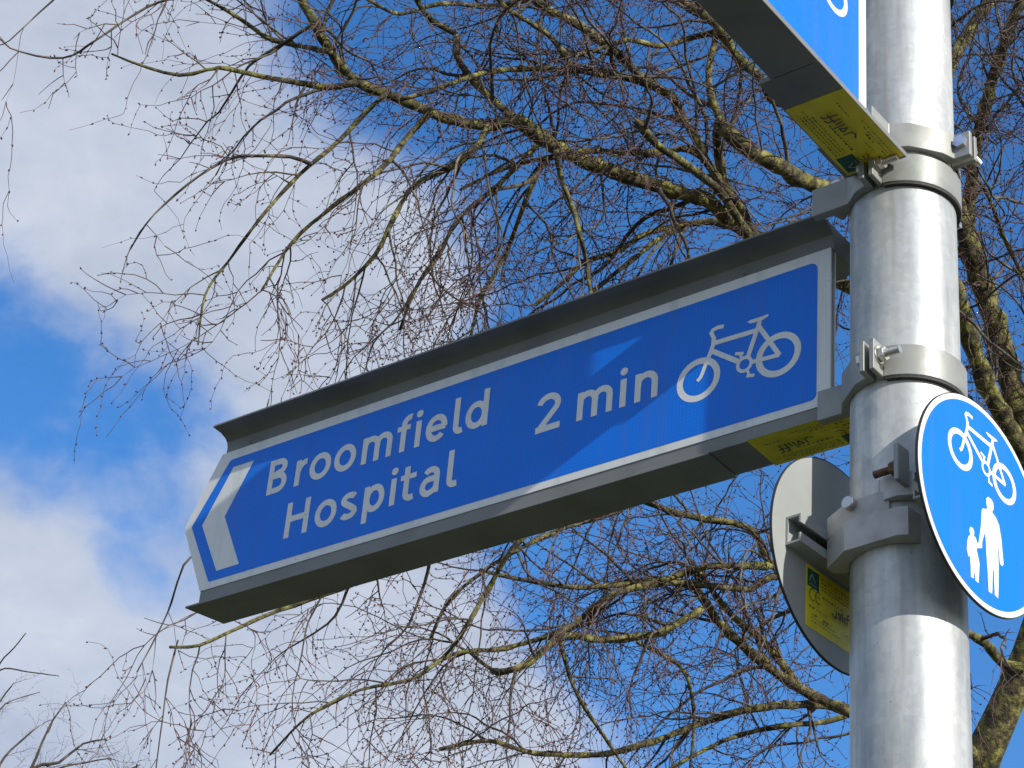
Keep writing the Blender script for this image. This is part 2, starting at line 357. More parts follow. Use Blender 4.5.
W = .0104
def put(pr, ch, x, b, xr=None):
    """one letter, x = left edge, b = baseline, xr = right edge; upright road-sign lettering"""
    h = W/2; xh = .0462; cap = .0618; asc = .0640
    S = lambda pts: pr.stroke(pts, W)
    if xr is None: xr = x
    mid = (x+xr)/2
    if ch == 'B':
        S([(x+h, b), (x+h, b+cap)])
        S([(x+h, b+cap-h), (mid-.002, b+cap-h)]+arc(mid+.001, b+cap*.755, xr-mid-.001-h-.0025, cap*.245-h, 90, -90, 14)+[(x+h, b+cap*.51)])
        S([(x+h, b+cap*.51), (mid, b+cap*.51)]+arc(mid+.002, b+cap*.255+h*.5, xr-mid-.002-h, cap*.255-h*.5, 90, -90, 14)[1:-1]+[(mid, b+h), (x+h, b+h)])
    elif ch == 'H':
        S([(x+h, b), (x+h, b+cap)]); S([(xr-h, b), (xr-h, b+cap)]); S([(x+h, b+cap*.52), (xr-h, b+cap*.52)])
    elif ch == 'o': S(arc(mid, b+xh/2, (xr-x)/2-h, xh/2+.0008-h, 90, 450, 36))
    elif ch == 'r': S([(x+h, b), (x+h, b+xh)]); S([(x+h+.001, b+xh*.58)]+arc(xr-.0005, b+xh*.50, xr-x-h-.0015, xh*.5-h, 160, 88, 8))
    elif ch in 'mn':
        S([(x+h, b), (x+h, b+xh)])
        k = 2 if ch == 'm' else 1; wd = (xr-x-W)/k
        for i in range(k):
            l = x+h+wd*i; rr = wd/2
            S([(l+.0005, b+xh*.55)]+arc(l+rr, b+xh-h-rr*.95+.0006, rr, rr*.95, 165, 0, 12)+[(l+wd, b)])
    elif ch == 'i':
        S([(x+h, b), (x+h, b+xh)]); pr.fill(arc(x+h, b+xh+.0125, .0064, .0064, 0, 345, 23))
    elif ch == 'l': S([(x+h, b+asc), (x+h, b+.014)]+arc(x+h+.0088, b+.014, .0088, .0092, 180, 275, 9)+[(xr, b+.0058)])
    elif ch == 'f':
        S([(x+h, b), (x+h, b+asc-.016)]+arc(x+h+.0118, b+asc-.016, .0118, .0108, 180, 88, 9)+[(xr, b+asc-.0056)])
        pr.stroke([(x-.0075, b+xh-.0046), (xr-.001, b+xh-.0046)], .0088)
    elif ch == 't':
        S([(x+h, b+xh+.0135), (x+h, b+.014)]+arc(x+h+.0098, b+.014, .0098, .0094, 180, 278, 9)+[(xr, b+.0058)])
        pr.stroke([(x-.0065, b+xh-.0044), (xr+.003, b+xh-.0044)], .0088)
    elif ch == 'e':
        rx = (xr-x)/2-h; rz = xh/2+.0006-h
        S([(x+h+.002, b+xh*.50), (xr-h*.6, b+xh*.50)])
        S(arc(mid, b+xh/2, rx, rz, -3, 318, 30))
    elif ch == 'd':
        S([(xr-h, b), (xr-h, b+asc)]); S(arc((x+xr)/2-.001, b+xh/2, (xr-x)/2-h-.0005, xh/2+.0006-h, 90, 450, 34))
    elif ch == 'p':
        S([(x+h, b-.0165), (x+h, b+xh)]); S(arc(mid+.001, b+xh/2, (xr-x)/2-h-.0005, xh/2+.0006-h, 90, 450, 34))
    elif ch == 'a':
        S([(xr-h, b), (xr-h, b+xh*.62)]+arc(mid+.0015, b+xh*.66, xr-h-mid-.0015, xh*.34+.0006-h, 0, 150, 11))
        S([(xr-h, b+xh*.56), (mid+.002, b+xh*.555)]+arc(mid-.001, b+xh*.29, mid-.001-x-h, xh*.265, 95, 270, 12)+arc(mid-.001, b+xh*.29+.001, xr-h-mid+.001, xh*.265, 275, 350, 8))
    elif ch == 's':
        rx = (xr-x)/2-h
        S(arc(mid, b+xh*.742, rx*.94, xh*.258-h+.0008, 28, 225, 14)+[(mid, b+xh*.51)]+arc(mid, b+xh*.262, rx, xh*.262-h+.0008, 50, -155, 15))
    elif ch == '2':
        S(arc(mid-.0005, b+.0635-.0195, .0163, .0143, 168, -28, 16)+[(x+.0085, b+.0078), (x+.0072, b+.0052)]); S([(x+.0005, b+h), (xr, b+h)])

def label_sticker(parent, fn, wd, ht, mirrored_scrawl=False):
    """yellow maker's label: fn(u, v, lift) gives local points, u along wd, v along ht"""
    def sheet(name, quads, mat, lift, par):
        vs, fs = [], []
        for i, q in enumerate(quads):
            k = len(vs); vs.extend(fn(u, v, lift+i*.00003) for u, v in q); fs.append(tuple(range(k, k+len(q))))
        me = bpy.data.meshes.new(name); me.from_pydata(vs, [], fs); me.materials.append(mat)
        return link(bpy.data.objects.new(name, me), par)
    base = sheet('label_sticker', [[(0, 0), (wd, 0), (wd, ht), (0, ht)]], M['yellow'], .0004, parent)
    def seg(a, b, t):
        a = Vector(a); b = Vector(b); d = (b-a).normalized()*t/2; nn = Vector((-d.y, d.x))
        return [tuple(a-d+nn), tuple(b+d+nn), tuple(b+d-nn), tuple(a-d-nn)]
    rnd = random.Random(5); q = []
    for v, t, a, e in ((.90, .0016, .28, .90), (.84, .0016, .28, .86), (.78, .0016, .28, .92), (.72, .0016, .28, .84), (.60, .0026, .30, .66), (.33, .0026, .05, .13), (.33, .0014, .18, .36), (.22, .0026, .10, .17), (.22, .0026, .30, .44), (.16, .0014, .08, .52), (.10, .0014, .08, .60), (.22, .0020, .70, .90)):
        x = a*wd
        while x < e*wd:
            l = rnd.uniform(.0012, .0035); q.append(seg((x, v*ht+rnd.uniform(-.0004, .0004)), (min(x+l, e*wd), v*ht), t*rnd.uniform(.5, 1))); x += l+t+rnd.uniform(.0012, .0026)
    for cx in (.09, .19):                      # CE mark
        c = [(cx*wd+.0062*math.cos(R(t)), .52*ht+.0078*math.sin(R(t))) for t in range(60, 301, 30)]
        q += [seg(c[i], c[i+1], .0016) for i in range(len(c)-1)]
    q.append(seg((.19*wd-.005, .52*ht), (.19*wd+.002, .52*ht), .0014))
    sx = .44*wd; k = wd*.075                   # felt-pen scrawl
    for pts in (((1, 0), (1, -.9), (.5, -1.1), (0, -.8)), ((1.5, -.2), (1.9, -.9), (2.2, -.1), (1.6, -.1)), ((2.5, .3), (2.6, -.9)), ((3.0, -.2), (3.1, -.9)), ((3.6, -1), (3.7, .5), (4.1, .6)), ((3.4, -.2), (4.0, -.1)), ((4.4, -1), (4.5, .5), (4.9, .6)), ((4.2, -.2), (4.8, -.1))):
        q += [seg((sx+pts[i][0]*k, .50*ht+pts[i][1]*k), (sx+pts[i+1][0]*k, .50*ht+pts[i+1][1]*k), .0024) for i in range(len(pts)-1)]
    sheet('print', q, M['ink'], .0008, base)
    sheet('emblem', [[(.03*wd, .66*ht), (.24*wd, .66*ht), (.24*wd, .95*ht), (.03*wd, .95*ht)]], M['green'], .0007, base)
    e0 = .05*wd
    sheet('emblem_mark', [seg((e0+.002, .76*ht), (e0+.006, .86*ht), .002), seg((e0+.008, .87*ht), (e0+.013, .77*ht), .002), seg((e0+.003, .71*ht), (e0+.016, .71*ht), .0012)], M['plate'], .0009, base)
    return base

# ------------------------------------------------------------------ finger signs
def finger_sign(label, base_z, rz, off, H, XL, TIP, XR, top_lip, bottom_lip, strip, dep, content, bl=.0122, sl_=-.288, sleeve=(.02, .0008, -.002), lip_t=(.0035, .0012)):
    """local: x runs towards the post (negative outwards), front of the sign is -y, z = 0 at the lower edge of the face"""
    t = empty('finger_sign', (0, 0, base_z), rz, label, 'road sign', None)
    y = -off; yb = y+dep
    tipz = .1273*H/.248
    out_ = [(XL, 0), (XR, 0), (XR, H), (XL, H), (TIP, tipz)]
    m = MB(); m.prism(out_, XZ, y+.0032, y+.0105); m.build('core', M['profile'], t)
    m = MB(); m.prism(rounded(out_, [.002, .002, .002, .002, .012]), XZ, y, y+.003); m.build('face_plate', M['white'], t)
    m = MB(); m.prism(rounded(out_, [.002, .002, .002, .002, .012]), XZ, y+.0107, y+.0137); m.build('rear_face_plate', M['white'], t)
    pr = Print(y-.0003); pr.fill(rounded([(XL+.0165, bl), (XR-.0200, bl), (XR-.0200, H-.0165), (XL+.0210, H-.0165), (TIP+.0165, tipz-.002)], [.006, .009, .012, .010, .006]))
    pr.build('face_background', M['blue'], t)
    content(t, y-.0005)
    # top rail: cove moulding with an overhanging lip
    prof = [(y+.0045, H), (y+.0045, H+.014), (y+.002, H+.022), (y-.004, H+.0275), (y-top_lip*.45, H+.0315), (y-top_lip, H+.0325), (y-top_lip, H+.0362), (yb+.0, H+.0362), (yb+.0, H)]
    m = MB(); m.prism(prof, lambda a, b_, c: (c, a, b_), XL+.003, XR+.002); m.build('top_rail', M['profile'], t, bevel=.0005)
    # bottom rail
    m = MB(); m.prism([(y+.0012, -strip), (y+.0012, .0), (yb-.0012, 0), (yb-.0012, -strip)], lambda a, b_, c: (c, a, b_), XL+.001, XR+.004)
    m.build('bottom_rail', M['profile'], t)
    m = MB(); m.prism([(XL-.027, y-bottom_lip), (sl_, y-bottom_lip), (sl_, yb), (XL-.010, yb)], XY, -strip-lip_t[0], -strip)
    m.build('bottom_lip', M['profile'], t, bevel=.0005)
    m = MB(); m.prism([(sl_+.0012, y-bottom_lip+sleeve[1]), (XR+sleeve[0], y-bottom_lip+sleeve[1]), (XR+sleeve[0], yb+sleeve[2]), (sl_+.0012, yb+sleeve[2])], XY, -strip-lip_t[1], -strip)
    m.build('rail_sleeve', M['profile'], t, bevel=.0004)
    # small pop rivets along the top rail
    for x in (XL+.055, (XL+XR)/2, XR-.14):
        m = MB(); m.cyl((x, y+.0047, H+.009), (x, y+.0028, H+.009), .0028, 10, .0016); m.build('rivet', M['profile'], t)
    return t

Z0 = 1.5785
def main_content(t, y):
    c = Print(y); c.fill([(-1.1972, .2152), (-1.153, .2148), (-1.199, .1253), (-1.1499, .0286), (-1.1976, .0283), (-1.2474, .1219)]); c.build('chevron_arrow', M['white'], t)
    p = Print(y); b = .1393
    for ch, x, xr in (('B', -1.1135, -1.0735), ('r', -1.0557, -1.0335), ('o', -1.0261, -.9822), ('o', -.9755, -.9316), ('m', -.9195, -.8600), ('f', -.8440, -.8250), ('i', -.8150, None), ('e', -.7946, -.7535), ('l', -.7420, -.7240), ('d', -.7187, -.6770)): put(p, ch, x, b, xr)
    p.build('lettering', M['white'], t)['label'] = 'white word Broomfield'
    p = Print(y); b = .0493
    for ch, x, xr in (('H', -1.0615, -1.0140), ('o', -1.0005, -.9570), ('s', -.9500, -.9150), ('p', -.9035, -.8632), ('i', -.8515, None), ('t', -.8265, -.8060), ('a', -.7940, -.7575), ('l', -.7435, -.7240)): put(p, ch, x, b, xr)
    p.build('lettering', M['white'], t)['label'] = 'white word Hospital'
    p = Print(y); b = .0952
    for ch, x, xr in (('2', -.5863, -.5427), ('m', -.5135, -.4525), ('i', -.4398, None), ('n', -.4147, -.3760)): put(p, ch, x, b, xr)
    p.build('lettering', M['white'], t)['label'] = 'white words 2 min'
    p = Print(y); bicycle(p, Fn(1, 0, 0)); p.build('cycle_symbol', M['white'], t)
s1 = finger_sign('blue finger sign reading Broomfield Hospital 2 min with arrow and white bicycle', CAM_H+Z0, -.6927, .012, .2478, -1.228, -1.288, -.103, .0335, .0, .0195, .071, main_content)
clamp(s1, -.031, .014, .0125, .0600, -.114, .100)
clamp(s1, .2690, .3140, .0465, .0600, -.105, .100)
label_sticker(s1, lambda u, v, k: (-.078-u, -.0145+v, -.0207-k), .150, .0745)

U0 = 1.902
def upper_content(t, y):
    p = Print(y); bicycle(p, Fn(1, -.0154, .0855)); p.build('cycle_symbol', M['white'], t)
s2 = finger_sign('blue finger sign at the top of the post, cut off by the frame', CAM_H+U0, 4.0200-math.pi, .008, .345, -1.228, -1.288, -.112, .004, .0400, .0185, .0290, upper_content, .0122, -.303, (.035, .0002, .018), (.0085, .0080))
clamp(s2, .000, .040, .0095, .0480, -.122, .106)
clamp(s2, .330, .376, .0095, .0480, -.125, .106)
label_sticker(s2, lambda u, v, k: (-.0820-u, -.0470+v, -.0265-k), .160, .0840)

# ------------------------------------------------------------------ round signs
DN = .105
def disc_sign(label, base_z, rz, RR, strap_z):
    """local: front -y, centre of the plate at z = 0"""
    t = empty('round_sign', (0, 0, base_z), rz, label, 'road sign')
    n_ = 96; circ = [(RR*math.cos(2*math.pi*i/n_), RR*math.sin(2*math.pi*i/n_)) for i in range(n_)]
    m = MB(); m.prism(circ, XZ, -DN, -DN+.003); o = m.build('plate', M['plate'], t)
    # dark sawn rim
    m = MB(); o1 = [(x*1.0, z*1.0) for x, z in circ]
    vs = []; fs = []
    for yy, k in ((-DN-.0002, 1.004), (-DN+.0032, 1.004), (-DN+.0032, .996), (-DN-.0002, .996)): vs += [(x*k, yy, z*k) for x, z in circ]
    for a in range(4):
        b_ = (a+1) % 4; fs += [(a*n_+i, a*n_+(i+1) % n_, b_*n_+(i+1) % n_, b_*n_+i) for i in range(n_)]
    mesh('rim', vs, fs, M['dark_matt'], t)
    pr = Print(-DN-.0003); pr.fill([(x*.9955, z*.9955) for x, z in circ]); pr.build('face_border', M['white'], t)
    pr = Print(-DN-.0006); pr.fill([(x*.945, z*.945) for x, z in circ]); pr.build('face_background', M['blue'], t)
    # rail on the back: lipped channel
    m = MB(); z0, z1 = strap_z+.002, strap_z+.040
    prof = [(-DN+.003, z0), (-DN+.003, z1), (-DN+.025, z1), (-DN+.025, z1-.012), (-DN+.0225, z1-.012), (-DN+.0225, z1-.003), (-DN+.0065, z1-.003), (-DN+.0065, z0+.003), (-DN+.0225, z0+.003), (-DN+.0225, z0+.012), (-DN+.025, z0+.012), (-DN+.025, z0)]
    m.prism(prof, lambda a, b_, c: (c, a, b_), -.112, .112); m.build('back_rail', M['plate'], t)
    return t, z0, z1
def strap(t, z0, z1, x1, y_end, name='post_clip'):
    """half of the post clip: flat cheeks running from the rail past the post"""
    r0 = PR+.0008; m = MB()
    hi = math.degrees(math.asin(min(.95, y_end/PR)))
    o = [(.042, -DN+.0255), (.056, -DN+.0255), (x1, -.036), (x1, y_end-.012), (x1-.006, y_end), (r0*math.cos(R(hi))+.0005, y_end)]
    o += [(r0*math.cos(R(hi+(-62-hi)*i/14)), r0*math.sin(R(hi+(-62-hi)*i/14))) for i in range(15)]
    m.prism(o, XY, z0, z1); m.build(name, M['clip'], t, bevel=.0008)
    m = MB(); m.prism([(-x, y) for x, y in o], XY, z0, z1)
    return m.build(name, M['clip'], t, bevel=.0008)
d1, a0, a1 = disc_sign('blue round sign with white bicycle above adult and child, right of the post', CAM_H+1.3741, .7992, .13985, -.040)
c = strap(d1, -.002, .030, .0765, -.006)
for s in (-1, 1):
    m = MB(); m.box(s*.0755, s*.1010, -.0530, -.0465, .004, .054); m.build('clip_ear', M['clamp'], c, bevel=.0008)
    bolt(c, (s*.088, -.0465, .028), (0, 1, 0), .009, .026, .0098, .0050, 'rust', 'rust')
pr = Print(-DN-.0008); bicycle(pr, Fn(.785, .1956, -.0255)); pr.build('cycle_symbol', M['white'], d1)
pr = Print(-DN-.0008)
pr.fill([(.0125, .0160), (.0195, .0168), (.0248, .0135), (.0252, .0050), (.0212, -.0010), (.0300, -.0045), (.0365, -.0120), (.0408, -.0304), (.0434, -.0617), (.0400, -.0660), (.0352, -.0647), (.0332, -.0458), (.0318, -.0394), (.0320, -.0687), (.0293, -.1040), (.0278, -.1143), (.0205, -.1125), (.0203, -.0809), (.0180, -.0809), (.0155, -.1078), (.0145, -.1139), (.0070, -.1139), (.0062, -.0872), (.0047, -.0654), (.0047, -.0495), (.0032, -.0364), (-.0040, -.0535), (-.0046, -.0616), (-.0142, -.0660), (-.0158, -.0610), (-.0119, -.0570), (-.0057, -.0325), (-.0024, -.0090), (.0010, -.0050), (.0085, -.0030), (.0105, .0005), (.0085, .0060), (.0092, .0125)])
pr.build('adult_symbol', M['white'], d1)
pr = Print(-DN-.0008)
pr.fill([(-.0292, -.0440), (-.0238, -.0437), (-.0210, -.0474), (-.0221, -.0530), (-.0180, -.0541), (-.0157, -.0592), (-.0150, -.0663), (-.0173, -.0685), (-.0141, -.0772), (-.0114, -.0856), (-.0128, -.0957), (-.0152, -.1127), (-.0219, -.1122), (-.0222, -.1020), (-.0238, -.1020), (-.0255, -.1112), (-.0316, -.1116), (-.0314, -.0972), (-.0325, -.0850), (-.0358, -.0867), (-.0389, -.0782), (-.0372, -.0662), (-.0342, -.0593), (-.0305, -.0551), (-.0320, -.0495)])
pr.build('child_symbol', M['white'], d1)
d2, a0, a1 = disc_sign('round sign seen from its grey back, left of the post, yellow label', CAM_H+1.3503, .8085+math.pi, .1405, -.024)
c = strap(d2, -.036, .002, .0835, .050)
c = strap(d2, .004, .034, .0775, .020)
for s in (-1, 1):
    m = MB(); m.cyl((s*.073, -.030, .028), (s*.087, -.030, .028), .0085, 20); m.build('bolt_head', M['zinc'], c, bevel=.001)
label_sticker(d2, lambda u, v, k: (.0690-u, -DN+.003+k, -.110+v), .118, .083)

# ------------------------------------------------------------------ bare trees
def bark():
    m = bpy.data.materials.new('mossy_bark'); m.use_nodes = True
    t = m.node_tree; b = t.nodes['Principled BSDF']; L = t.links.new
    co = t.nodes.new('ShaderNodeTexCoord')
    def ns(scale, det, rough=.6):
        n = t.nodes.new('ShaderNodeTexNoise'); n.inputs['Scale'].default_value = scale; n.inputs['Detail'].default_value = det; n.inputs['Roughness'].default_value = rough
        L(co.outputs['Object'], n.inputs['Vector']); return n.outputs['Fac']
    def ramp(v, stops):
        r = t.nodes.new('ShaderNodeValToRGB'); L(v, r.inputs[0])
        e = r.color_ramp.elements; e[0].position, e[0].color = stops[0][0], (*stops[0][1], 1); e[1].position, e[1].color = stops[-1][0], (*stops[-1][1], 1)
        for p_, c_ in stops[1:-1]: k = e.new(p_); k.color = (*c_, 1)
        return r.outputs[0]
    base = ramp(ns(34, 7), [(.30, (.022, .017, .013)), (.47, (.080, .070, .040)), (.58, (.215, .195, .070)), (.74, (.40, .37, .20))])
    moss = ramp(ns(9, 5), [(.40, (.75, .70, .68)), (.62, (1.0, 1.06, .62))])
    k = t.nodes.new('ShaderNodeMix'); k.data_type = 'RGBA'; k.blend_type = 'MULTIPLY'; k.inputs['Factor'].default_value = 1
    L(base, k.inputs['A']); L(moss, k.inputs['B']); L(k.outputs['Result'], b.inputs['Base Color'])
    b.inputs['Roughness'].default_value = .9
    bp = t.nodes.new('ShaderNodeBump'); bp.inputs['Strength'].default_value = .9; bp.inputs['Distance'].default_value = .012
    L(ns(70, 6), bp.inputs['Height']); L(bp.outputs[0], b.inputs['Normal'])
    return m
M['bark'] = bark()
M['branch'] = material('branch_bark', (.058, .045, .037), .85, 0, ((.185, .160, .105), 18, 6, .46, .70))
M['twig'] = material('twig_bark', (.060, .033, .029), .75, 0, ((.165, .095, .076), 12, 5, .42, .66))
M['bud'] = material('bud_scale', (.075, .034, .034), .7, 0, ((.16, .060, .055), 20, 3, .5, .75))

def smooth_path(pts, rad, step):
    """Catmull-Rom through the points, with the radius run along it"""
    n_ = len(pts); out_p, out_r = [], []
    for i in range(n_-1):
        p0 = pts[max(0, i-1)]; p1 = pts[i]; p2 = pts[i+1]; p3 = pts[min(n_-1, i+2)]
        k = max(2, int((p2-p1).length/step))
        for j in range(k):
            t = j/k
            out_p.append(.5*((2*p1)+(p2-p0)*t+(2*p0-5*p1+4*p2-p3)*t*t+(3*p1-p0-3*p2+p3)*t*t*t)); out_r.append(rad[i]+(rad[i+1]-rad[i])*t)
    out_p.append(pts[-1]); out_r.append(rad[-1])
    return out_p, out_r
class Tubes:
    def __init__(s, sides): s.v = []; s.f = []; s.n = sides; s.cs = [(math.cos(2*math.pi*i/sides), math.sin(2*math.pi*i/sides)) for i in range(sides)]
    def add(s, pts, rad, rnd=None, lump=0):
        n_ = s.n; base = len(s.v); m = len(pts); u = None
        for i in range(m):
            d = (pts[min(m-1, i+1)]-pts[max(0, i-1)]).normalized()
            u = d.orthogonal().normalized() if u is None else (u-d*u.dot(d)).normalized()
            w_ = d.cross(u); p_ = pts[i]; r_ = rad[i]
            for c_, s_ in s.cs:
                q = r_*(1+rnd.uniform(-lump, lump)) if lump else r_
                s.v.append((p_.x+(u.x*c_+w_.x*s_)*q, p_.y+(u.y*c_+w_.y*s_)*q, p_.z+(u.z*c_+w_.z*s_)*q))
        for i in range(m-1):
            a = base+i*n_
            for k in range(n_):
                k2 = (k+1) % n_; s.f.append((a+k, a+k2, a+n_+k2, a+n_+k))
        s.f.append(tuple(range(base+(m-1)*n_, base+m*n_)))
        if n_ > 5: s.f.append(tuple(range(base+n_-1, base-1, -1)))
    def build(s, name, mat, parent, stuff=False):
        me = bpy.data.meshes.new(name); me.from_pydata(s.v, [], s.f)
        me.polygons.foreach_set('use_smooth', [True]*len(me.polygons)); me.materials.append(mat)
        o = link(bpy.data.objects.new(name, me), parent)
        if stuff: o['kind'] = 'stuff'
        return o
def rand_dir(rnd):
    while True:
        v = Vector((rnd.uniform(-1, 1), rnd.uniform(-1, 1), rnd.uniform(-1, 1)))
        if .05 < v.length < 1: return v.normalized()
def wander(rnd, p0, d0, length, step, kink, droop, curl=0):
    pts = [p0.copy()]; d = d0.normalized(); p_ = p0.copy(); bend = rand_dir(rnd)*curl
    for i in range(max(2, int(length/step))):
        d = (d+rand_dir(rnd)*kink+Vector((0, 0, -droop))+bend).normalized()
        p_ = p_+d*step*rnd.uniform(.6, 1.5); pts.append(p_.copy())
    return pts
def bud(B, rnd, p_, d, l, r_):
    u = d.orthogonal().normalized(); w_ = d.cross(u); k = len(B.v); c_ = p_+d*l*.4
    B.v += [tuple(p_)]+[tuple(c_+(u*a+w_*b_)*r_) for a, b_ in ((1, 0), (-.5, .87), (-.5, -.87))]+[tuple(p_+d*l)]
    B.f += [(k, k+2, k+1), (k, k+3, k+2), (k, k+1, k+3), (k+4, k+1, k+2), (k+4, k+2, k+3), (k+4, k+3, k+1)]

def grow_tree(root, limbs, seed, scale=1, up=0):
    rnd = random.Random(seed)
    small = Tubes(5); twig = Tubes(3); fine = Tubes(3); buds = Tubes(3)
    def make_twig(p0, d0, length, r_, lvl, droop):
        pts = wander(rnd, p0, d0, length, .026*scale, .36, droop*.8, .03)
        m = len(pts); rad = [r_*(1-.55*i/(m-1)) for i in range(m)]
        (twig if lvl == 0 else fine).add(pts, rad)
        for i in range(1, m):
            d = (pts[i]-pts[i-1]).normalized()
            if i > m*.15 and rnd.random() < (.7 if lvl else .4):
                dd = (d+rand_dir(rnd)*.9).normalized(); bud(buds, rnd, pts[i], dd, rnd.uniform(.006, .011)*scale, rnd.uniform(.0022, .0036)*scale)
            if lvl == 0 and i > 1 and rnd.random() < .26:
                side = rand_dir(rnd); side = (side-d*side.dot(d))
                if rnd.random() < .55:       # short knobbly spur
                    make_twig(pts[i], d*.5+side, rnd.uniform(.03, .09)*scale, r_*.62, 1, .02)
                else:
                    make_twig(pts[i], d*.8+side*.9, rnd.uniform(.10, .30)*scale, r_*.68, 1, droop)
    for pts, rad, dens, ln, droop in limbs:
        L = 0; acc = [0]
        for i in range(1, len(pts)): L += (pts[i]-pts[i-1]).length; acc.append(L)
        count = int(L*dens*1.15+rnd.random())
        for j in range(count):
            s_ = L*(rnd.uniform(.06, 1.0)); i = max(1, min(len(pts)-1, next(k for k in range(len(acc)) if acc[k] >= s_)))
            d = (pts[i]-pts[i-1]).normalized(); side = rand_dir(rnd); side = side-d*side.dot(d)
            d0 = d*rnd.uniform(.2, 1.0)+side.normalized()*rnd.uniform(.5, 1)+Vector((0, 0, up))
            l2 = ln*rnd.uniform(.35, 1.2)*scale; r2 = min(rad[i]*.55, rnd.uniform(.0024, .0066)*scale*(.8+.5*l2/scale))
            bp = wander(rnd, pts[i], d0, l2, .035*scale, .27, droop*.7, .03)
            m = len(bp); br = [r2*(1-.78*k/(m-1)) for k in range(m)]
            small.add(bp, br)
            for k in range(1, m):
                if rnd.random() < .78:
                    dd = (bp[k]-bp[k-1]).normalized(); sd = rand_dir(rnd); sd = sd-dd*sd.dot(dd)
                    make_twig(bp[k], dd*.7+sd.normalized()*.8, rnd.uniform(.03, .16)*rnd.uniform(.6, 2.0)*scale, rnd.uniform(.0012, .0021)*scale, 0, droop*1.0)
            make_twig(bp[-1], bp[-1]-bp[-2], rnd.uniform(.10, .34)*min(1, ln/.4)*scale, rnd.uniform(.0011, .0015)*scale, 0, droop*1.3)
    small.build('small_branches', M['branch'], root, True)
    twig.build('twigs', M['twig'], root, True); fine.build('fine_twigs', M['twig'], root, True)
    buds.build('buds', M['bud'], root, True)

